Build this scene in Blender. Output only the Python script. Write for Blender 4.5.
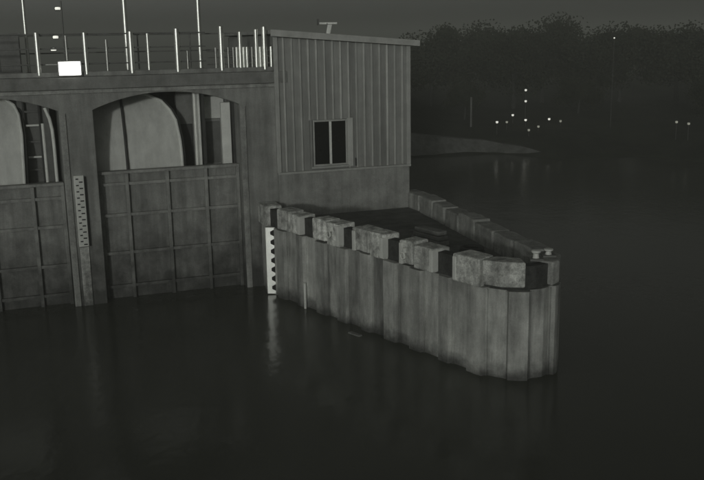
import bpy, bmesh, math, random
from mathutils import Vector, Matrix
R = math.radians
random.seed(7)
for o in list(bpy.data.objects): bpy.data.objects.remove(o)
S = bpy.context.scene
COL = S.collection

# ---------------------------------------------------------------- camera
FPX = 900.0
PITCH = math.atan(200 / FPX); ROLL = R(1.0)
cam = bpy.data.cameras.new('camera'); co = bpy.data.objects.new('camera', cam); COL.objects.link(co)
cam.sensor_width = 36; cam.lens = 36 * FPX / 704; cam.clip_end = 6000
fw = Vector((0, math.cos(PITCH), -math.sin(PITCH))); r0 = Vector((1, 0, 0)); u0 = r0.cross(fw)
rv = r0 * math.cos(ROLL) - u0 * math.sin(ROLL); uv = u0 * math.cos(ROLL) + r0 * math.sin(ROLL)
co.matrix_world = Matrix(((rv.x, uv.x, -fw.x, 0), (rv.y, uv.y, -fw.y, 0), (rv.z, uv.z, -fw.z, 6.0), (0, 0, 0, 1)))
S.camera = co

# ---------------------------------------------------------------- night sky + the one low light from behind the viewer
SUN_EL, SUN_AZ = R(6), R(188)        # direction the light comes from; azimuth clockwise from +y
SUN_STRENGTH, SKY_STRENGTH = 0.76, 0.040
W = bpy.data.worlds.new('World'); S.world = W; W.use_nodes = True
nt = W.node_tree; nt.nodes.clear()
sky = nt.nodes.new('ShaderNodeTexSky'); sky.sky_type = 'NISHITA'; sky.sun_disc = False
sky.sun_elevation = SUN_EL; sky.sun_rotation = SUN_AZ
sky.air_density = 1.0; sky.dust_density = 3.0
hs = nt.nodes.new('ShaderNodeHueSaturation'); hs.inputs['Saturation'].default_value = 0.0
tn = nt.nodes.new('ShaderNodeMix'); tn.data_type = 'RGBA'; tn.blend_type = 'MULTIPLY'; tn.inputs[0].default_value = 1
tn.inputs[7].default_value = (.975, 1.0, 0.93, 1)
bg = nt.nodes.new('ShaderNodeBackground'); bg.inputs[1].default_value = SKY_STRENGTH
wo = nt.nodes.new('ShaderNodeOutputWorld')
nt.links.new(sky.outputs[0], hs.inputs['Color']); nt.links.new(hs.outputs[0], tn.inputs[6])
tc = nt.nodes.new('ShaderNodeTexCoord'); sxyz = nt.nodes.new('ShaderNodeSeparateXYZ'); gl = nt.nodes.new('ShaderNodeMapRange')
gl.interpolation_type = 'SMOOTHSTEP'                      # broad town glow in the night sky, stronger on the left as in the photograph
for i_, q_ in enumerate((-.7, .7, 1.55, .45)): gl.inputs[1 + i_].default_value = q_
gm = nt.nodes.new('ShaderNodeVectorMath'); gm.operation = 'SCALE'
nt.links.new(tc.outputs['Generated'], sxyz.inputs[0]); nt.links.new(sxyz.outputs[0], gl.inputs[0])
nt.links.new(tn.outputs[2], gm.inputs[0]); nt.links.new(gl.outputs[0], gm.inputs['Scale'])
nt.links.new(gm.outputs[0], bg.inputs[0]); nt.links.new(bg.outputs[0], wo.inputs[0])
sl = bpy.data.lights.new('sun', 'SUN'); sl.energy = SUN_STRENGTH; sl.angle = R(3); sl.color = (.985, 1, .955)
so = bpy.data.objects.new('sun', sl); COL.objects.link(so)
sd = Vector((math.sin(SUN_AZ) * math.cos(SUN_EL), math.cos(SUN_AZ) * math.cos(SUN_EL), math.sin(SUN_EL)))
so.rotation_euler = sd.to_track_quat('Z', 'Y').to_euler(); so.location = sd * 60
S.view_settings.view_transform = 'Standard'; S.view_settings.look = 'None'
S.view_settings.exposure = 0; S.view_settings.gamma = 1; S.view_settings.use_curve_mapping = False

# ---------------------------------------------------------------- materials
def mat(name, base, rough=0.85, metal=0.0, var=0.25, scale=3.0, streak=0.0, bump=0.15, rand=0.0, fine=40.0, spec=0.3, damp=None, STK=5.0):
    m = bpy.data.materials.new(name); m.use_nodes = True
    n, l = m.node_tree.nodes, m.node_tree.links
    p = n['Principled BSDF']; p.inputs['Roughness'].default_value = rough; p.inputs['Metallic'].default_value = metal
    p.inputs['Specular IOR Level'].default_value = spec
    g = n.new('ShaderNodeNewGeometry')
    def noise(sc, det, vec=None):
        t = n.new('ShaderNodeTexNoise'); t.inputs['Scale'].default_value = sc; t.inputs['Detail'].default_value = det
        t.inputs['Roughness'].default_value = 0.65
        l.new(vec or g.outputs['Position'], t.inputs['Vector']); return t.outputs[0]
    def math_(op, a, b):
        t = n.new('ShaderNodeMath'); t.operation = op
        for i, v in enumerate((a, b)):
            if isinstance(v, (int, float)): t.inputs[i].default_value = v
            else: l.new(v, t.inputs[i])
        return t.outputs[0]
    def rng(v, lo, hi, a=0.3, b=0.7):
        t = n.new('ShaderNodeMapRange'); l.new(v, t.inputs[0])
        for i, q in enumerate((a, b, lo, hi)): t.inputs[1 + i].default_value = q
        return t.outputs[0]
    f = rng(noise(scale, 6), 1 - var, 1 + var)
    f = math_('MULTIPLY', f, rng(noise(fine, 3), 1 - var * .45, 1 + var * .45))
    if streak:
        mp = n.new('ShaderNodeMapping'); l.new(g.outputs['Position'], mp.inputs[0]); mp.inputs['Scale'].default_value = (STK, STK, .4)
        f = math_('MULTIPLY', f, rng(noise(1.0, 5, mp.outputs[0]), 1 - streak, 1 + streak * .6, .35, .65))
    if rand:
        oi = n.new('ShaderNodeObjectInfo'); f = math_('MULTIPLY', f, rng(oi.outputs['Random'], 1 - rand, 1 + rand, 0, 1))
    if damp:                                    # algae / wet tide mark: a stain with its own ragged edge above the water
        sx = n.new('ShaderNodeSeparateXYZ'); l.new(g.outputs['Position'], sx.inputs[0])
        h = math_('ADD', sx.outputs[2], rng(noise(2.2, 5), -damp * .35, damp * .35))
        f = math_('MULTIPLY', f, rng(h, .27, 1.0, damp * .05, damp))
    mx = n.new('ShaderNodeMix'); mx.data_type = 'RGBA'; mx.blend_type = 'MULTIPLY'; mx.inputs[0].default_value = 1
    mx.inputs[6].default_value = (*base, 1)
    l.new(f, mx.inputs[7]); l.new(mx.outputs[2], p.inputs['Base Color'])
    if bump:
        b = n.new('ShaderNodeBump'); b.inputs['Strength'].default_value = bump; b.inputs['Distance'].default_value = .03
        l.new(noise(fine * .6, 5), b.inputs['Height']); l.new(b.outputs[0], p.inputs['Normal'])
    return m
def grey(v): return (v * .985, v, v * .95)
M = dict(
    concrete=mat('concrete', grey(.28), var=.25, streak=.25, scale=1.6, damp=2.1),
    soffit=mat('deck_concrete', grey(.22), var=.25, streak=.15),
    oldconc=mat('weathered_concrete', grey(.33), var=.3, streak=.2, rand=.12, scale=5),
    block=mat('parapet_concrete', grey(.66), var=.6, streak=.35, rand=.25, scale=6, bump=.35),
    floor=mat('platform_floor', grey(.14), var=.4, scale=2.5),
    pile=mat('sheet_pile', grey(.44), var=.25, streak=.5, rand=.27, STK=2.6, scale=2.2, rough=.75, damp=.3),
    gap_shade_post=mat('gap_shade_and_post_dark', grey(.06), var=.5, scale=8),  # shade painted into the parapet gaps; also the dark lamp posts
    clad=mat('painted_cladding', grey(.275), var=.12, streak=.18, rand=.13, rough=.6),
    clad2=mat('painted_batten', grey(.47), var=.12, streak=.2, rand=.15, rough=.6),
    trim=mat('painted_trim', grey(.42), var=.15, streak=.1, rough=.6),
    base=mat('plinth_concrete', grey(.31), var=.28, streak=.2, scale=2.4),
    roof=mat('roof_sheet', grey(.33), var=.15),
    gate=mat('gate_steel', grey(.28), var=.28, streak=.28, rough=.6, scale=2.0, damp=2.1),
    rib=mat('gate_rib', grey(.34), var=.25, streak=.25, rough=.6, damp=2.1),
    shield=mat('pale_gate_paint', grey(.66), var=.1, streak=.12, rough=.55, bump=.05),
    rim=mat('white_paint', grey(.8), var=.12, rough=.5, bump=.05),
    dark=mat('dark_steel', grey(.055), var=.3, rough=.6),
    mid=mat('grey_steel', grey(.16), var=.25, rough=.55, rand=.1),
    steel=mat('polished_steel', grey(.92), rough=.42, metal=1.0, var=.08, bump=0),
    galv=mat('galvanised_steel', grey(.5), rough=.48, metal=1.0, var=.2, bump=0),
    white=mat('gauge_reflective_white', grey(.9), var=.1, rough=.4, metal=.65, bump=0),
    wornwhite=mat('gauge_worn', grey(.65), var=.5, streak=.4, rough=.7, damp=1.2, scale=7),
    black=mat('gauge_black', grey(.012), var=.2, rough=.6, bump=0),
    bank=mat('bank_grass', (.035, .038, .028), var=.45, scale=.6, fine=6, bump=.5),
    bark=mat('bark', grey(.045), var=.3),
    leaf=mat('leaf', (.04, .045, .032), var=.35, scale=.8, fine=5, rough=.9, bump=0, spec=.1),
    rope=mat('rope', grey(.07), var=.3),
    wood=mat('wet_wood', grey(.22), var=.35, streak=.1),
)
def emit(name, col, s):
    m = bpy.data.materials.new(name); m.use_nodes = True; n = m.node_tree.nodes
    p = n['Principled BSDF']; p.inputs['Base Color'].default_value = (*col, 1)
    p.inputs['Emission Color'].default_value = (*col, 1); p.inputs['Emission Strength'].default_value = s
    return m
M['lamp'] = emit('lit_lamp', (1, 1, .96), 4.0)
M['lamp_dim'] = emit('dim_lamp', (1, 1, .85), .09)
M['lamp_small'] = emit('lit_lens', (1, 1, .9), .8)
def glassmat():
    m = mat('window_glass', grey(.012), rough=.12, var=.3, bump=.02, spec=.5); return m
M['glass'] = glassmat()
def watermat():
    m = bpy.data.materials.new('dark_water'); m.use_nodes = True; n, l = m.node_tree.nodes, m.node_tree.links
    p = n['Principled BSDF']; p.inputs['Base Color'].default_value = (.08, .083, .068, 1)
    p.inputs['Roughness'].default_value = .16; p.inputs['IOR'].default_value = 1.33; p.inputs['Specular IOR Level'].default_value = .38
    g = n.new('ShaderNodeNewGeometry'); mp = n.new('ShaderNodeMapping'); mp.inputs['Scale'].default_value = (1, .6, 1)
    l.new(g.outputs['Position'], mp.inputs[0])
    prev = None
    for sc, d, st in ((.9, 3, .10), (5.0, 4, .06)):
        t = n.new('ShaderNodeTexNoise'); t.inputs['Scale'].default_value = sc; t.inputs['Detail'].default_value = d
        l.new(mp.outputs[0], t.inputs['Vector'])
        b = n.new('ShaderNodeBump'); b.inputs['Strength'].default_value = st; b.inputs['Distance'].default_value = .12
        l.new(t.outputs[0], b.inputs['Height'])
        if prev: l.new(prev, b.inputs['Normal'])
        prev = b.outputs[0]
    l.new(prev, p.inputs['Normal'])
    return m
M['water'] = watermat()

# ---------------------------------------------------------------- helpers
class MB:
    def __init__(s): s.v = []; s.f = []
    def add(s, vs, fs):
        k = len(s.v); s.v += [tuple(v) for v in vs]; s.f += [tuple(i + k for i in f) for f in fs]; return s
    def box(s, x0, x1, y0, y1, z0, z1):
        return s.add([(x, y, z) for z in (z0, z1) for y in (y0, y1) for x in (x0, x1)],
                     [(0, 2, 3, 1), (4, 5, 7, 6), (0, 1, 5, 4), (2, 6, 7, 3), (0, 4, 6, 2), (1, 3, 7, 5)])
    def prism(s, pts, a, b, axis='z'):
        """extrude a 2-D outline; axis z: (x,y) outline between z=a,b; axis y: (x,z) outline between y=a,b"""
        n = len(pts)
        mk = (lambda p, t: (p[0], p[1], t)) if axis == 'z' else (lambda p, t: (p[0], t, p[1]))
        vs = [mk(p, a) for p in pts] + [mk(p, b) for p in pts]
        fs = [tuple(range(n)), tuple(range(2 * n - 1, n - 1, -1))] + [(i, n + i, n + (i + 1) % n, (i + 1) % n) for i in range(n)]
        return s.add(vs, fs)
    def tube(s, pts, r, n=10, r1=None):
        pts = [Vector(p) for p in pts]; m = len(pts); vs = []
        for i, p in enumerate(pts):
            t = (pts[min(i + 1, m - 1)] - pts[max(i - 1, 0)]).normalized()
            a = t.orthogonal().normalized() if abs(t.z) > .9 else t.cross(Vector((0, 0, 1))).normalized()
            b = t.cross(a); rr = r if r1 is None else r + (r1 - r) * i / (m - 1)
            vs += [p + (a * math.cos(2 * math.pi * k / n) + b * math.sin(2 * math.pi * k / n)) * rr for k in range(n)]
        fs = [(i * n + k, i * n + (k + 1) % n, (i + 1) * n + (k + 1) % n, (i + 1) * n + k) for i in range(m - 1) for k in range(n)]
        fs += [tuple(range(n - 1, -1, -1)), tuple(range((m - 1) * n, m * n))]
        return s.add(vs, fs)
    def lathe(s, prof, c=(0, 0, 0), n=14):
        vs = [(c[0] + r * math.cos(2 * math.pi * k / n), c[1] + r * math.sin(2 * math.pi * k / n), c[2] + z) for r, z in prof for k in range(n)]
        m = len(prof)
        fs = [(i * n + k, i * n + (k + 1) % n, (i + 1) * n + (k + 1) % n, (i + 1) * n + k) for i in range(m - 1) for k in range(n)]
        fs += [tuple(range(n - 1, -1, -1)), tuple(range((m - 1) * n, m * n))]
        return s.add(vs, fs)
    def build(s, name, m, parent=None, smooth=False, bevel=0):
        me = bpy.data.meshes.new(name); me.from_pydata(s.v, [], s.f)
        bm = bmesh.new(); bm.from_mesh(me); bmesh.ops.recalc_face_normals(bm, faces=bm.faces); bm.to_mesh(me); bm.free()
        me.materials.append(M[m])
        if smooth:
            me.polygons.foreach_set('use_smooth', [True] * len(me.polygons)); me.set_sharp_from_angle(angle=R(40))
        o = bpy.data.objects.new(name, me); COL.objects.link(o)
        if parent: o.parent = parent
        if bevel:
            b = o.modifiers.new('bevel', 'BEVEL'); b.width = bevel; b.segments = 2; b.limit_method = 'ANGLE'
        return o
def tag(o, label=None, cat=None, group=None, kind=None):
    for k, v in (('label', label), ('category', cat), ('group', group), ('kind', kind)):
        if v: o[k] = v
    return o
# the dam stands in a frame of its own: a along its face (to the right), b inwards, z up
ANG = R(20); ORG = Vector((-1.76545, 21.90335, 0))
def P(a, b, z=0): return ORG + Vector((a * math.cos(ANG) - b * math.sin(ANG), a * math.sin(ANG) + b * math.cos(ANG), z))
def thing(name, label, cat, a=0, b=0, z=0, group=None, rz=0, world=None):
    o = bpy.data.objects.new(name, None); COL.objects.link(o); o.empty_display_size = .3
    o.location = world if world is not None else P(a, b, z); o.rotation_euler.z = rz if world is not None else ANG + rz
    return tag(o, label, cat, group)
def copy_tree(o, parent=None):
    c = o.copy(); COL.objects.link(c); c.parent = parent
    for ch in list(o.children): copy_tree(ch, c)
    return c
def one(mb, name, m, label, cat, loc, rz=0, group=None, **k):
    o = mb.build(name, m, None, **k); o.location = loc; o.rotation_euler.z = rz
    return tag(o, label, cat, group)

# ================================================================ setting: water, river bank
w = MB().add([(-2500, -200, 0), (2500, -200, 0), (2500, 4500, 0), (-2500, 4500, 0)], [(0, 1, 2, 3)]).build('water', 'water')
tag(w, 'dark still river water in front of the sluice', kind='structure')
def shore(x):                                # distance of the water line; the bank comes nearer on the right
    s = 46 + 1.2 * math.sin(x * .35) + .6 * math.sin(x * .9 + 1)
    if x > 15: s -= min((x - 15) * 1.5, 16) * .9
    if x < 4: s -= (4 - x) * .3
    return s
vs, fs = [], []
XS = [2.2 + i * 1.0 for i in range(60)] + [70, 100, 160, 300, 700, 1800]
TS = [-1.5, 0, .8, 2, 3.5, 5.5, 8, 11, 15, 20, 28, 40, 70, 150, 400, 1500]
for x in XS:
    for t in TS:
        h = -.5 if t < 0 else .05 + 1.0 * (1 - math.exp(-t / 6)) + .012 * t ** .9
        h += (.12 * math.sin(x * 1.3 + t * .8) + .1 * math.sin(x * .6 - t * 1.7)) * (1 if t > 1 else .3)
        h += .9 * math.exp(-((x - 3.2) / 1.8) ** 2) * (1 - math.exp(-max(t, 0) / 3))
        vs.append((x + (0 if t < 40 else (x - 2) * .02), shore(x) + t, min(h, 5)))
n = len(TS)
for i in range(len(XS) - 1):
    for j in range(n - 1): fs.append((i * n + j, (i + 1) * n + j, (i + 1) * n + j + 1, i * n + j + 1))
tag(MB().add(vs, fs).build('river_bank', 'bank', smooth=True), 'dark grassy river bank across the water', kind='structure')
def bank_z(x, y):
    t = max(y - shore(x), 0); return .05 + 1.0 * (1 - math.exp(-t / 6)) + .012 * t ** .9

# ================================================================ sluice bridge: face with two arches, deck, bays
FB = 0.15                                    # face of the dam in b
DK = 5.30                                    # deck top
br = thing('sluice_bridge', 'grey concrete sluice bridge with two shallow arches over gate bays', 'bridge', -4, FB)
def L(a): return a + 4                       # local a inside the bridge
BAYS = [(-8.45, -5.01), (-4.27, -.88)]
SPR, CRN = 4.55, 4.90
def arch(a0, a1, n=18):
    w2 = (a1 - a0) / 2; h = CRN - SPR; rad = (w2 * w2 + h * h) / (2 * h); c = (a0 + a1) / 2
    pts = []
    for i in range(n + 1):
        x = -w2 + 2 * w2 * i / n
        pts.append((c + x, SPR + math.sqrt(rad * rad - x * x) - (rad - h)))
    return pts
out = [(-9.2, -1)]
for a0, a1 in BAYS: out += [(a0, -1)] + arch(a0, a1) + [(a1, -1)]
out += [(.35, -1), (.35, 5.02), (-9.2, 5.02)]
MB().prism([(L(a), z) for a, z in out], 0, .55, 'y').build('face_wall', 'concrete', br, bevel=.015)
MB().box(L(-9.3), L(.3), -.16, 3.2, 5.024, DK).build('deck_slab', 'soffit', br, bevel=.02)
MB().box(L(-9.3), L(-.02), -.1, .12, DK + .003, DK + .11).build('kerb', 'concrete', br, bevel=.015)
MB().box(L(-9.3), L(.3), -.05, -.003, 4.93, 5.02).build('string_course', 'oldconc', br, bevel=.01)
for a0, a1 in ((-9.2, -8.45), (-5.01, -4.27), (-.88, .34)):
    MB().box(L(a0), L(a1), .553, 3.0, -1, 5.02).build('pier', 'concrete', br)
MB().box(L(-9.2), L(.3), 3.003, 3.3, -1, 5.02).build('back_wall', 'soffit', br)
# pale edge strips (guides) at the right jamb of each bay
for a1 in (-5.01, -.88):
    MB().box(L(a1) + .003, L(a1) + .14, -.035, -.003, .0, 4.5).build('jamb_guide', 'oldconc', br, bevel=.008)
# right jamb niches: framed dark recesses on the back of the right bay
def recess(a0, a1, z0, z1, b, fr, fm):
    f = MB(); f.box(L(a0), L(a1), b - .06, b, z0, z0 + fr).box(L(a0), L(a1), b - .06, b, z1 - fr, z1)
    f.box(L(a0), L(a0) + fr, b - .06, b, z0 + fr, z1 - fr).box(L(a1) - fr, L(a1), b - .06, b, z0 + fr, z1 - fr)
    f.build('service_hatch_frame', fm, br)
    MB().box(L(a0) + fr, L(a1) - fr, b - .02, b - .003, z0 + fr, z1 - fr).build('service_hatch', 'mid', br, bevel=.005)
BB = 1.5 - FB
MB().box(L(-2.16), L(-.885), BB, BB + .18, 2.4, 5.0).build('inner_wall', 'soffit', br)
MB().box(L(-2.14), L(-1.8), BB - .03, BB - .003, 2.7, 4.02).build('inner_door', 'dark', br)
MB().box(L(-1.5), L(-.98), BB - .06, BB - .003, 4.13, 4.68).build('inner_lintel', 'rim', br, bevel=.01)
recess(-1.52, -1.04, 2.95, 4.12, BB, .06, 'rib')
MB().box(L(-1.2), L(-.97), .62, .74, 2.6, 4.56).build('guide_column', 'rim', br, bevel=.01)
MB().box(L(-.94), L(-.885), .556, .8, 2.6, 4.66).build('guide_slot', 'dark', br)

# ---- lower flat gates with ribs
def flat_gate(a0, a1, top, ribs_z, ribs_a, label):
    g = thing('flat_gate', label, 'gate', (a0 + a1) / 2, .5, 0, 'flat lift gates in the bays')
    c = (a0 + a1) / 2; x0, x1 = a0 - c + .012, a1 - c - .012
    MB().box(x0, x1, 0, .08, -.6, top).build('skin_plate', 'gate', g)
    MB().box(x0, x1, -.13, .083, top + .002, top + .07).build('top_beam', 'rib', g, bevel=.01)
    for z in ribs_z: MB().box(x0, x1, -.085, -.002, z - .035, z + .035).build('horizontal_rib', 'rib', g, bevel=.006)
    for a in ribs_a: MB().box(a - c - .04, a - c + .04, -.1, -.004, -.5, top - .003).build('vertical_rib', 'rib', g, bevel=.006)
    for sx in (x0 + .04, x1 - .04): MB().box(sx - .04, sx + .04, -.09, -.005, -.5, top - .003).build('edge_rib', 'rib', g, bevel=.006)
    return g
flat_gate(-4.27, -.88, 3.02, (2.78, 2.04, 1.12, .3), (-3.6, -2.65, -1.72), 'dark steel lift gate with grid of ribs under the full arch')
flat_gate(-8.45, -5.01, 2.84, (2.55, 1.88, .95, .25), (-7.6, -6.65, -5.72), 'dark steel lift gate cut off by the left picture edge')

# ---- pale curved shields behind the arches
def shield(a_left, curve, seam, label):
    g = thing('radial_gate', label, 'gate', curve[-1][0], .8, 2.6, 'pale radial gate shields')
    ox = curve[-1][0]
    back = lambda z: .16 * max(z - 2.9, 0) ** 2           # the leaf leans back as a radial gate does
    zs = [q[1] for q in curve]
    rows = [(a_left, ) + q for q in curve]
    vs, fs = [], []
    for al, ar, z in rows:
        for t in range(7):
            a = al + (ar - al) * t / 6; vs.append((a - ox, back(z), z - 2.6))
    k = len(vs); vs += [(x, y + .06, z) for x, y, z in vs]
    m = len(rows)
    for i in range(m - 1):
        for t in range(6):
            q = (i * 7 + t, i * 7 + t + 1, (i + 1) * 7 + t + 1, (i + 1) * 7 + t); fs += [q, tuple(k + j for j in q[::-1])]
        fs += [(i * 7 + 6, i * 7 + 6 + k, (i + 1) * 7 + 6 + k, (i + 1) * 7 + 6), (i * 7, (i + 1) * 7, (i + 1) * 7 + k, i * 7 + k)]
    MB().add(vs, fs).build('skin_plate', 'shield', g, smooth=True)
    r = MB()
    pts = [(ar - ox + .02, back(z) - .03, z - 2.6) for ar, z in curve]
    r.tube(pts, .035, 8).build('rim', 'rim', g, smooth=True)
    pts2 = [(ar - ox + .085, back(z) + .05, z - 2.6) for ar, z in curve]
    MB().tube(pts2, .035, 8).build('rim_seal', 'dark', g, smooth=True)
    if seam is not None:
        MB().tube([(seam - ox, back(z) - .05, z - 2.6) for z in (2.65, 3.2, 3.8, 4.3, 4.8)], .032, 8).build('lifting_chain', 'dark', g)
    return g
shield(-4.9, [(-3.08, 4.83), (-2.92, 4.79), (-2.58, 4.63), (-2.40, 4.41), (-2.29, 4.17), (-2.235, 3.69), (-2.225, 3.33), (-2.23, 2.65)], -3.52,
       'pale curved gate shield behind the full arch, crossed by a dark vertical chain')
shield(-8.6, [(-6.3, 4.85), (-6.12, 4.78), (-5.96, 4.66), (-5.87, 4.44), (-5.85, 3.99), (-5.87, 3.43), (-5.90, 2.62)], None,
       'pale curved gate shield behind the cut-off left arch')
# bright lifting spindle with its dark guide in the full bay
g = thing('lifting_spindle', 'bright vertical lifting stem with dark guide rail in the full arch', 'gate stem', -1.74, 1.0, 2.6)
MB().box(-.1, .06, -.05, .05, 0, 2.28).build('stem', 'rim', g, bevel=.01)
MB().box(-.075, -.02, -.075, -.052, .2, 2.2).build('stem_edge', 'white', g, bevel=.005)
MB().box(.1, .17, -.06, .05, 0, 2.25).build('guide_rail', 'dark', g)
# ladder and stems in the left bay
g = thing('bay_ladder', 'steel ladder with pale rungs inside the left arch', 'ladder', -5.58, 1.2, 2.4)
for x in (-.17, .17): MB().box(x - .02, x + .02, -.03, .03, 0, 2.4).build('stile', 'dark', g)
for z in (.1, .42, .74, 1.04, 1.4, 1.78, 2.1): MB().box(-.148, .148, -.03, .02, z - .022, z + .022).build('rung', 'rim' if z in (1.04, 1.78) else 'mid', g, bevel=.006)
MB().box(-.3, .4, .08, .12, 0, 2.5).build('backing_plate', 'mid', g)
one(MB().tube([(0, 0, 0), (0, 0, 1.5)], .035, 10), 'lifting_rod', 'rim', 'white gate stem nearest the ladder in the left arch', 'gate stem', P(-5.36, .72, 2.75), smooth=True)
one(MB().tube([(0, 0, 0), (0, 0, 1.0), (-.01, .0, 1.35), (-.05, 0, 1.6), (-.14, 0, 1.85)], .04, 10), 'lifting_rod', 'rim', 'white gate stem with bent top at the right jamb of the left arch', 'gate stem', P(-5.15, .72, 2.75), smooth=True)

# ---- water level gauges
g = thing('gauge_board', 'tall white level gauge with fine black marks on the pier between the arches', 'gauge', -4.7, FB - .002, 0)
MB().box(-.11, .11, -.035, -.004, 1.42, 3.08).build('board', 'white', g, bevel=.004)
MB().box(-.10, .10, -.03, -.004, -.3, 1.405).build('lower_board', 'wornwhite', g)['label'] = 'dirty worn lower gauge board'
for i in range(22):
    z = 1.47 + i * .073
    if i % 2: MB().box(-.07, -.01, -.0385, -.036, z - .014, z + .014).build('mark', 'black', g)
    else: MB().box(.0, .08, -.0385, -.036, z - .014, z + .014).build('mark', 'black', g)
MB().box(.115, .16, -.03, -.004, 1.42, 3.05).build('edge_strip', 'black', g)

# ================================================================ guide pier of sheet piles with block parapet
W0, W1 = Vector((-1.95, 21.2)), Vector((2.1, 15.85))
FAR = Vector((1.95, 22.7))
path = [Vector((P(-.41, .10)[0], P(-.41, .10)[1])), W0, W1]
noseC = [(2.34, 15.53), (2.66, 15.32), (3.02, 15.25), (3.36, 15.34), (3.6, 15.58), (3.72, 15.95)]
path += [Vector(q) for q in noseC] + [FAR, Vector((P(3.66, 5.2)[0], P(3.66, 5.2)[1]))]
cum = [0]
for i in range(1, len(path)): cum.append(cum[-1] + (path[i] - path[i - 1]).length)
def at(s):
    s = max(0, min(s, cum[-1] - 1e-6)); i = max(k for k in range(len(cum) - 1) if cum[k] <= s)
    t = (s - cum[i]) / (cum[i + 1] - cum[i]); return path[i].lerp(path[i + 1], t)
def nrm(s, e=.14):
    d = (at(s + e) - at(s - e)).normalized(); return Vector((d.y, -d.x))      # outwards (towards the water)
def off(s, o): 
    p = at(s) + nrm(s) * o; return (p.x, p.y)
S0 = cum[1]                                   # s at the gauge corner; front runs S0 .. S0+6.71
SN = cum[2]; SF = cum[8]; SE = cum[9]
pier = thing('guide_pier', 'long wedge shaped pier of sheet piles with rounded nose and block parapet', 'pier', world=Vector((0, 0, 0)))
def strip(s0, s1, o_in, o_out, z0, z1, name, m, parent=pier, n=3, bevel=.02, jit=0):
    fr = [off(s0 + (s1 - s0) * i / n, o_out) for i in range(n + 1)]; bk = [off(s0 + (s1 - s0) * i / n, o_in) for i in range(n + 1)]
    mb = MB().prism(fr + bk[::-1], z0, z1)
    if jit: mb.v = [tuple(c + random.uniform(-jit, jit) for c in v) for v in mb.v]
    return mb.build(name, m, parent, bevel=bevel)
# piles, one by one
s = 0.0; k = 0
while s < SE + 1.2:
    wd = .40 + .05 * math.sin(k * 2.1)
    if S0 - .3 < s < S0 - .001: wd = S0 - s                   # break at the corner
    o = .095 if k % 2 else 0.0
    e = .045
    prof = [(s, .02), (s + e, .02 + o), (s + wd - e, .02 + o), (s + wd, .02)] if wd > .2 else [(s, .02), (s + wd, .02)]
    mid = [prof[0], prof[1]] + [(s + e + (wd - 2 * e) * q, .02 + o) for q in (.33, .66)] + prof[2:] if wd > .2 else prof
    top = 1.66 + .015 * math.sin(k * 5.3)
    MB().prism([off(a, b) for a, b in mid] + [off(s + wd, -.12), off(s, -.12)], -1.2, top).build('sheet_pile', 'pile', pier)
    # a thin interlock bead between two piles
    MB().prism([off(s - .018, .0), off(s - .018, .05), off(s + .018, .05), off(s + .018, .0)], -1.2, top - .02).build('interlock', 'pile', pier)
    s += wd; k += 1
NPILE_END = s
inner = [off(q * .25, -.12) for q in range(int((SE + 1) / .25))]
MB().prism(inner, 1.2, 1.72).build('platform_slab', 'floor', pier)
# recessed near-black strip added so the gaps between blocks look shaded
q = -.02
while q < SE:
    strip(q, min(q + .8, SE), -.2, .0, 1.669, 2.08, 'gap_shade_strip', 'gap_shade_post', pier, bevel=0); q += .8
# parapet blocks at the front (distance from the gauge corner, top, bottom)
FRONT = [(-.66, -.05), (.45, .98), (1.02, 1.45), (1.95, 2.42), (2.46, 2.93), (3.40, 3.93), (3.97, 4.42), (4.92, 5.30), (5.34, 5.90), (6.44, 7.10), (7.14, 7.85)]
for i, (a, b) in enumerate(FRONT):
    z1 = 2.16 + random.uniform(-.035, .03); z0 = 1.69 + random.uniform(-.04, .03)
    strip(S0 + a, S0 + b, -.32, .12 + random.uniform(-.02, .02), z0, z1, 'parapet_block', 'block', pier, n=2, bevel=.028, jit=.008)
for b in (1.45, 2.93, 3.50, 4.42, 5.02, 5.90, 6.53):
    strip(S0 + b - .075, S0 + b + .012, -.1, .155, 1.7, 2.12, 'lit_edge_strip', 'rim', pier, n=1, bevel=.01)  # pale strips added to draw the block ends as lit edges
q = S0 + 8.35
while q < SE - .1:
    ln = random.uniform(.75, 1.0)
    strip(q, q + ln, -.3, .1, 1.70, 2.15 + random.uniform(-.04, .03), 'parapet_block', 'oldconc', pier, n=4, bevel=.03, jit=.01); q += ln + random.uniform(.04, .12)
# gauge with saw teeth at the wall corner
d = (W1 - W0).normalized()
g = thing('gauge_board', 'bright white level gauge with black saw teeth at the pier corner', 'gauge', world=Vector((*off(S0 + .09, .07), 0)), rz=math.atan2(d.y, d.x))
g.rotation_euler.z = R(0)
MB().box(-.115, .11, -.03, 0, .02, 1.66).build('board', 'white', g, bevel=.004)
for i in range(7):
    z = .08 + i * .225
    MB().prism([(.112, z), (.112, z + .19), (.0, z + .13), (.0, z + .06)], -.034, -.0302, 'y').build('tooth', 'black', g)
MB().box(.112, .15, -.025, 0, .02, 1.62).build('edge_strip', 'black', g)

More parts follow.
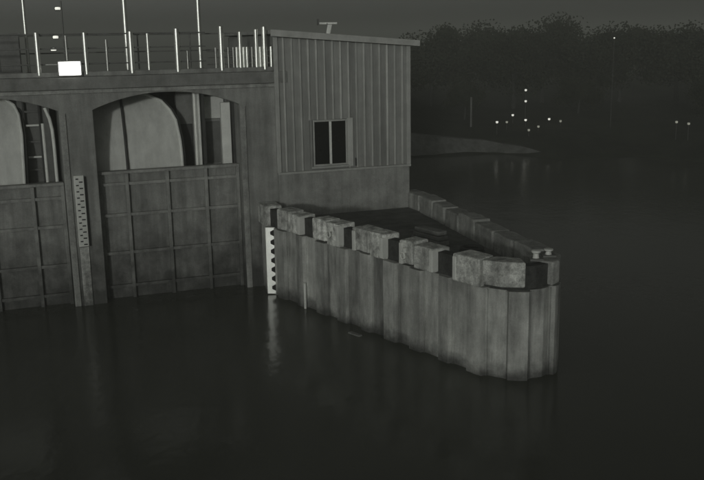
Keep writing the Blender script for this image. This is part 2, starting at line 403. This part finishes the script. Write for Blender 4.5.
# things on the pier
for s_, z, lab in ((2.66, 1.98, 'small bright mooring ring on the pier parapet below the window'), (5.12, 1.95, 'small bright mooring ring on the parapet near the pier nose')):
    g = thing('mooring_ring', lab, 'ring', world=Vector((*off(S0 + s_, .16), z)), rz=math.atan2(d.y, d.x), group='mooring rings on the parapet')
    MB().tube([(.05 * math.cos(t * .5236), -.03 - .02 * math.sin(t * .2618), -.06 + .07 * math.sin(t * .5236)) for t in range(13)], .02, 8).build('ring', 'rim', g, smooth=True)
    MB().box(-.03, .03, -.02, .03, .0, .09).build('plate', 'rim', g, bevel=.005)
def bollard(x, y, lab, h=.16):
    g = thing('mooring_bollard', lab, 'bollard', world=Vector((x, y, 2.13)), group='bollards at the pier nose')
    MB().lathe([(.07, 0), (.055, .03), (.05, h * .6), (.085, h * .75), (.085, h * .95), (.05, h)]).build('post', 'rim', g, smooth=True)
    MB().box(-.12, .12, -.12, .12, -.02, .015).build('base_plate', 'mid', g)
bollard(3.28, 15.62, 'low pale bollard on the nose, left of the pair'); bollard(3.56, 15.88, 'low pale bollard on the nose, right of the pair', .12)
rp = MB()
for k_ in range(4): rp.tube([((.26 - .02 * k_) * math.cos(t * math.pi / 9), (.24 - .02 * k_) * math.sin(t * math.pi / 9), .04 + .07 * k_) for t in range(19)], .04, 8)
one(rp, 'rope_coil', 'rope', 'coiled dark mooring rope lying on the pier platform', 'rope', Vector((2.35, 17.2, 1.722)), smooth=True)
rk = MB()
for k_ in range(3): rk.box(-.5 + .03 * k_, .45 - .05 * k_, -.14 + .02 * k_, .14, .1 * k_, .1 * k_ + .09)
one(rk, 'timber_stack', 'wood', 'short stack of dark timbers lying on the pier platform', 'timber', Vector((1.7, 18.9, 1.722)), rz=R(-55), bevel=.01)
# rust streak pipe at the wall foot
one(MB().tube([(0, 0, -.5), (0, 0, .5), (.0, 0, .6)], .03, 10), 'mooring_pipe', 'rim', 'short pale pipe standing at the waterline of the pier wall', 'pipe', Vector((*off(S0 + 1.6, .14), 0)), smooth=True)
one(MB().box(-.17, .17, -.05, .05, -.02, .03), 'floating_plank', 'wood', 'pale plank floating beside the pier wall', 'plank', Vector((.03, 17.9, 0)), rz=R(-48), bevel=.01)

# ================================================================ gate house
hs_ = thing('gate_house', 'gatehouse clad in vertical boards on a concrete base beside the bridge', 'building', 0, 0, 1.7)
Z = lambda z: z - 1.7
BW, BD = 3.50, 5.0
RL, RR = 6.17, 5.90                        # wall tops left and right (roof falls to the right)
top = lambda a: RL + (RR - RL) * a / BW
MB().box(0, BW, .0, BD, 0, Z(2.84)).build('plinth', 'base', hs_, bevel=.02)
MB().prism([(.03, Z(2.843)), (BW - .03, Z(2.843)), (BW - .03, Z(top(BW) - .02)), (.03, Z(top(0) - .02))], .05, BD - .05, 'y').build('core_wall', 'clad', hs_)
WA0, WA1, WZ0, WZ1 = .90, 1.80, 2.95, 4.09
nb = 17; bw = BW / nb
for i in range(nb):
    a0, a1 = i * bw + .004, (i + 1) * bw - .004
    spans = [(2.86, None)]
    if a1 > WA0 and a0 < WA1: spans = [(WZ1 + .003, None)]
    for z0, z1 in spans:
        t0, t1 = top(a0) - .03, top(a1) - .03
        y0 = .018 + random.uniform(-.004, .004)
        MB().prism([(a0, Z(z0)), (a1, Z(z0)), (a1, Z(t1)), (a0, Z(t0))], y0, .049, 'y').build('cladding_board', 'clad', hs_)
        if i:
            MB().prism([(a0 - .024, Z(z0)), (a0 + .02, Z(z0)), (a0 + .02, Z(t0)), (a0 - .024, Z(t0))], -.022, y0 - .001, 'y').build('batten', 'clad2', hs_, bevel=.006)
for i in range(22):                        # boards on the side wall towards the deck
    b0 = .06 + i * (BD - .1) / 22
    MB().box(-.004, .028, b0 + .003, b0 + (BD - .1) / 22 - .004, Z(2.86), Z(RL - .04)).build('cladding_board', 'clad', hs_)
MB().box(-.035, .07, -.03, .017, Z(2.85), Z(RL - .03)).build('corner_board', 'trim', hs_, bevel=.006)
MB().box(BW - .09, BW + .02, -.03, .017, Z(2.85), Z(RR - .03)).build('corner_board', 'trim', hs_, bevel=.006)
MB().box(-.02, BW + .02, -.05, .016, Z(2.80), Z(2.855)).build('drip_board', 'trim', hs_, bevel=.008)
wn = MB().box(WA0, WA1, .0, .049, Z(WZ0), Z(WZ1)).build('window', 'dark', hs_)
wf = MB()
wf.box(WA0, WA0 + .04, -.03, -.001, Z(WZ0), Z(WZ1)).box(WA1 - .05, WA1, -.03, -.001, Z(WZ0), Z(WZ1))
wf.box(WA0 + .041, WA1 - .051, -.03, -.001, Z(WZ1 - .045), Z(WZ1)).box(WA0 + .041, WA1 - .051, -.03, -.001, Z(WZ0), Z(WZ0 + .045))
wf.build('frame', 'trim', wn, bevel=.005)
mc = (WA0 + WA1) / 2
MB().box(mc - .03, mc + .03, -.034, -.0012, Z(WZ0 + .046), Z(WZ1 - .046)).build('mullion', 'rim', wn, bevel=.005)
for x0, x1 in ((WA0 + .042, mc - .031), (mc + .031, WA1 - .052)):
    MB().box(x0, x1, -.012, -.002, Z(WZ0 + .046), Z(WZ1 - .046)).build('pane', 'glass', wn)
MB().box(WA1 + .004, WA1 + .15, -.03, .01, Z(WZ0 - .05), Z(WZ1 + .02)).build('shutter', 'clad2', hs_, bevel=.008)
MB().box(WA1 + .2, WA1 + .23, -.034, .0, Z(2.9), Z(3.1)).build('pipe_stub', 'dark', hs_)
MB().box(WA0 - .06, WA1 + .02, -.07, -.002, Z(WZ0 - .05), Z(WZ0 - .003)).build('sill', 'trim', wn, bevel=.006)
rf = MB().prism([(-.12, Z(RL + .0)), (BW + .2, Z(RR - .03)), (BW + .2, Z(RR + .05)), (-.12, Z(RL + .09))], -.16, BD + .15, 'y').build('roof', 'roof', hs_, bevel=.01)
MB().prism([(-.13, Z(RL - .05)), (BW + .21, Z(RR - .08)), (BW + .21, Z(RR + .065)), (-.13, Z(RL + .105))], -.19, -.163, 'y').build('fascia', 'trim', rf, bevel=.006)
g = thing('roof_camera', 'small pale camera on a crossbar mast on the gatehouse roof', 'camera', 1.5, .5, 6.12)
MB().tube([(0, 0, 0), (0, 0, .3)], .02, 8).build('mast', 'mid', g)
MB().box(-.24, .26, -.015, .015, .27, .315).build('crossbar', 'rim', g)
MB().box(-.25, -.21, -.03, .03, .25, .40).build('sensor', 'mid', g, bevel=.005)
MB().prism([(-.05, .02), (.05, .02), (.11, .26), (.0, .26)], -.09, -.03, 'y').build('housing', 'rim', g, bevel=.015)

# ================================================================ deck furniture
def railing(a0, a1, posts, label, rails, b, rm='mid'):
    g = thing('railing', label, 'railing', a0, b, DK)
    for a, h, r, m in posts: 
        MB().tube([(a - a0, 0, .05), (a - a0, 0, h)], r, 12).build('post', m, g, smooth=True)
    for z in rails: MB().tube([(0, .045, z), (a1 - a0, .045, z)], .016, 8).build('rail', rm, g, smooth=True)
    return g
TH, NR = .058, .032
railing(-8.6, -1.62, [(-8.3, .95, TH, 'steel'), (-7.3, .95, TH, 'steel'), (-6.35, .95, TH, 'galv'), (-5.34, .97, TH, 'steel'), (-4.73, .9, NR, 'galv'), (-4.33, .96, TH, 'steel'),
         (-3.87, .8, NR, 'galv'), (-3.33, .97, .064, 'steel'), (-2.95, .92, .04, 'steel'), (-2.29, 1.02, .064, 'steel'), (-2.06, .52, .026, 'galv')],
        'long front deck railing with bright posts above both arches', (.28, .62, .93), .1)
railing(-1.6, .12, [(-1.26, 1.06, .064, 'steel'), (-1.1, .58, .022, 'galv'), (-.98, .58, .022, 'galv'), (-.81, .93, .05, 'steel'), (-.65, .58, .036, 'steel'), (-.53, .58, .022, 'galv'),
         (-.42, .98, .05, 'steel'), (-.73, .58, .03, 'steel'), (-.33, .58, .03, 'steel'), (-1.4, .58, .028, 'galv'), (-.9, .58, .03, 'steel'), (-.22, 1.04, .064, 'steel'), (-.06, .58, .042, 'steel'), (.08, .58, .042, 'steel')],
        'short dense deck railing of bright bars beside the gatehouse', (.2, .36, .5), .1, 'galv')
railing(-8.6, -.1, [(-8.2 + i * 1.35, .95, .02, 'mid') for i in range(6)], 'thin grey railing along the far edge of the deck', (.5, .93), 3.1)
def mast(a, b, label, h, r, top_):
    g = thing('light_mast', label, 'light mast', a, b, DK, 'tall masts on the deck')
    MB().tube([(0, 0, .02), (0, 0, h)], r, 14, r * .8).build('pole', 'steel', g, smooth=True)
    MB().lathe([(r * 2.2, 0), (r * 2.2, .03), (r * 1.2, .06)]).build('base_flange', 'mid', g, smooth=True)
    MB().tube([(0, 0, h - .02), (.3, -.2, h + .12), (.75, -.5, h + .16)], .03, 8).build('arm', 'galv', g, smooth=True)
    MB().prism([(.62, -.62), (.72, -.32), (1.1, -.56), (1.0, -.82)], h + .1, h + .2).build('lantern', 'mid', g, bevel=.02)
mast(-5.52, 2.5, 'thin tall mast at the left end, behind the cabinet', 4.2, .045, 0)
mast(-3.15, 2.5, 'thickest bright mast over the left side of the full arch', 4.4, .065, 0)
mast(-1.3, 2.5, 'tall mast near the dense railing and gatehouse', 4.2, .06, 0)
g = thing('floodlight', 'glaring white lit floodlight box at the foot of the railing', 'floodlight', -4.7, -.06, DK)
MB().box(-.26, .26, .03, .12, .02, .36).build('housing', 'mid', g, bevel=.01)
MB().box(-.23, .23, .0, .028, .045, .335).build('lens', 'lamp', g, bevel=.01)
MB().box(-.5, -.262, .06, .09, .27, .295).build('arm', 'galv', g)
g = thing('signal_mast', 'slim mast carrying three small lit signal lamps', 'signal', -4.78, 1.5, DK)
MB().tube([(.08, 0, 0), (.08, 0, 1.7)], .022, 10).build('pole', 'mid', g, smooth=True)
for z, x in ((.60, -.17), (.88, -.1), (1.53, 0.0)):
    h_ = MB().box(x - .06, x + .06, -.02, .06, z - .05, z + .05).build('lamp_housing', 'dark', g, bevel=.01)
    MB().lathe([(.0, -.02), (.055, -.03), (.065, 0), (.055, .03), (0, .035)], (x, -.05, z), 12).build('lens', 'lamp_small', h_, smooth=True)
    MB().box(min(x, .08), max(x, .08) + .001, .0, .02, z - .01, z + .01).build('bracket', 'mid', g)
g = thing('control_cabinet', 'grey control cabinet on the deck at the left picture edge', 'cabinet', -6.1, 1.7, DK)
MB().box(-.5, .42, -.2, .6, .06, .94).build('case', 'mid', g, bevel=.015)
MB().box(-.54, .46, -.25, .64, .942, .99).build('lid', 'soffit', g, bevel=.01)
for x0, x1 in ((-.48, -.05), (-.03, .4)): MB().box(x0, x1, -.222, -.202, .1, .9).build('door', 'mid', g, bevel=.006)
MB().box(-.5, .42, -.2, .6, 0, .057).build('base', 'soffit', g)

# ================================================================ far bank: lamps and trees
def bank_lamp(x, y, z, label, lit='lamp_small', two=None, r=.075):
    b = bank_z(x, y) - .1
    g = thing('path_lamp', label, 'lamp', world=Vector((x, y, b)), group='small lamps on the far bank')
    MB().tube([(0, 0, 0), (0, 0, z - b - r)], .03, 8, .02).build('post', 'gap_shade_post', g, smooth=True)
    for zz in [z] + ([two] if two else []):
        h = MB().lathe([(.0, -r), (r * .8, -r * .8), (r, 0), (r * .8, r * .7), (0, r * .8)], (0, -.05 if zz != z else 0, zz - b), 10).build('lantern', lit, g, smooth=True)
        MB().lathe([(r * 1.25, r * .75), (r * .9, r * 1.05), (.01, r * 1.3)], (0, -.05 if zz != z else 0, zz - b), 10).build('cap', 'dark', g, smooth=True)
for a in [(10.85, 56, 2.81, 'highest lamp of the far cluster, two lanterns on one post', 'lamp_small', 2.14),
          (9.9, 55, 1.38, 'far lamp below and left of the two lantern post'),
          (8.3, 51, 1.34, 'leftmost lamp of the far cluster on the bank', 'lamp_small'),
          (10.3, 53, 1.25, 'bright far lamp straight below the two lantern post'),
          (9.95, 50.2, .94, 'lowest dim lamp of the far cluster, near the waterline', 'lamp_dim'),
          (11.9, 54, 1.19, 'far lamp just right of the cluster, left of a fainter one'),
          (12.35, 53, 1.15, 'faint rightmost lamp of the far cluster', 'lamp_dim'),
          (17.0, 47, 1.55, 'dim lamp on the right bank, left of the pair', 'lamp_dim'),
          (17.45, 46.5, 1.5, 'dim lamp on the right bank, right of the pair', 'lamp_dim'),
          (15.0, 52, 5.86, 'lone lamp on a tall post high above the far cluster', 'lamp_small', None, .045),
          (9.2, 53, 1.15, 'faint lamp between the two left lamps of the far cluster', 'lamp_dim'),
          (10.75, 51.5, 1.0, 'faint low lamp right of the lowest lamp of the far cluster', 'lamp_dim')]: bank_lamp(*a)
one(MB().tube([(0, 0, 0), (0, 0, 2.0)], .06, 8), 'marker_post', 'mid', 'thin grey marker post on the far bank behind the pier', 'post', Vector((7.1, 53, bank_z(7.1, 53) - .1)))

def crown_mesh(seed, rx, rz, nleaf=15000):
    rnd = random.Random(seed); vs, fs = [], []
    cl = []
    for _ in range(34):
        th, ph = rnd.uniform(0, 6.283), rnd.uniform(-.6, 1.0)
        q = rnd.uniform(.35, .95)
        cl.append((rx * q * math.cos(th) * math.cos(ph * .9), rx * q * math.sin(th) * math.cos(ph * .9), rz * q * math.sin(ph * 1.3), rnd.uniform(.28, .6) * rx * .75))
    for _ in range(nleaf):
        cx, cy, cz, cr = rnd.choice(cl)
        v = Vector((rnd.gauss(0, 1), rnd.gauss(0, 1), rnd.gauss(0, .8))).normalized() * cr * min(rnd.expovariate(1.9) + .2, 1.1)
        c = Vector((cx, cy, cz)) + v
        a = Vector((rnd.gauss(0, 1), rnd.gauss(0, 1), rnd.gauss(0, 1))).normalized(); b = a.orthogonal().normalized()
        l, w_ = rnd.uniform(.06, .11), rnd.uniform(.045, .075)
        k = len(vs); vs += [c - a * l, c + b * w_, c + a * l, c - b * w_]; fs.append((k, k + 1, k + 2, k + 3))
    me = bpy.data.meshes.new('crown'); me.from_pydata([tuple(v) for v in vs], [], fs); me.materials.append(M['leaf']); return me
CROWNS = [crown_mesh(i, 2.5, 1.9) for i in range(4)]
TL = ['dark bushy tree on the far bank, leftmost, next to the gatehouse wall', 'dark bushy tree second from the gatehouse on the far bank',
      'dark tree on the far bank left of the lamp cluster', 'dark tree standing right behind the lamp cluster',
      'dark tree just right of the lamp cluster', 'dark tree below the lone high lamp', 'dark tree right of the lone high lamp',
      'dark tree on the right bank above the dim lamp pair', 'dark tree near the right picture edge behind the pair of dim lamps', 'nearest dark tree cut by the right picture edge',
      'dark bush low on the far bank between gatehouse and lamps', 'dark bush on the right bank between lamp cluster and dim pair', 'dark bush at the right picture edge near the water']
SP = [(5.6, 63, 1.0), (8.6, 66, 1.1), (11.2, 62, 1.0), (14.0, 66, 1.12), (16.6, 62, .95), (19.0, 64, 1.08), (21.6, 60, 1.05), (23.8, 57, 1.0), (25.2, 53, 1.05), (27.6, 56, 1.15),
      (7.4, 58.5, .5), (14.6, 58, .55), (20.6, 51, .55)]
for i, (x, y, sc) in enumerate(SP):
    small = sc < .7
    if not small: x, y, sc = x * 1.03, y * 1.03, sc * 1.12
    b = bank_z(x, y) - .15
    t = thing('bank_bush' if small else 'bank_tree', TL[i], 'bush' if small else 'tree', world=Vector((x, y, b)), rz=random.uniform(0, 6), group='dark bushes on the far bank' if small else 'dark trees on the far bank')
    H = 2.4 * sc
    tr = MB().tube([(0, 0, 0), (.05, .04, H * .5), (.0, .1, H), (.1, 0, H * 1.5)], .16 * sc, 8, .05 * sc)
    for k_ in range(5):
        th = k_ * 1.256 + i; tr.tube([(0, .05, H * (.6 + .1 * k_)), (math.cos(th) * .7 * sc, math.sin(th) * .7 * sc, H * (1 + .1 * k_)), (math.cos(th) * 1.5 * sc, math.sin(th) * 1.5 * sc, H * (1.25 + .1 * k_))], .06 * sc, 6, .02)
    tr.build('trunk', 'bark', t, smooth=True)
    c = bpy.data.objects.new('crown', CROWNS[i % 4]); COL.objects.link(c); c.parent = t; c.location = (0, 0, 2.75 * sc); c.scale = (sc, sc, sc * random.uniform(.85, 1.05))

ev = MB(); pts_ = []
for i in range(9):
    x = 2.4 + i * .95; hz_ = [1.1, 1.12, 1.0, .85, .75, .62, .5, .36, .2][i] + .04 * math.sin(i * 3)
    pts_ += [(x, shore(x) - .3, -.4), (x, shore(x) + .9, hz_), (x, shore(x) + 1.5, hz_), (x, shore(x) + 1.5, -.4)]
ev.add(pts_, [(i * 4 + a, i * 4 + 4 + a, i * 4 + 4 + (a + 1) % 4, i * 4 + (a + 1) % 4) for i in range(8) for a in range(4)] + [(0, 1, 2, 3), (32, 35, 34, 33)])
tag(ev.build('embankment_wall', 'floor'), 'low pale sloping embankment wall seen just right of the gatehouse', 'wall')

# ================================================================ night haze over the river: one closed box round everything
hz = MB().box(-2600, 2600, -260, 4600, -2.5, 10.8).build('haze', 'rope')
hm = bpy.data.materials.new('haze'); hm.use_nodes = True; hn = hm.node_tree; hn.nodes.clear()
pv = hn.nodes.new('ShaderNodeVolumePrincipled'); ho = hn.nodes.new('ShaderNodeOutputMaterial')
pv.inputs['Color'].default_value = (.57, .585, .54, 1); pv.inputs['Density'].default_value = .0068; pv.inputs['Anisotropy'].default_value = 0.0
hn.links.new(pv.outputs[0], ho.inputs['Volume'])
hz.data.materials.clear(); hz.data.materials.append(hm)
tag(hz, 'thin night haze over the river', kind='stuff')
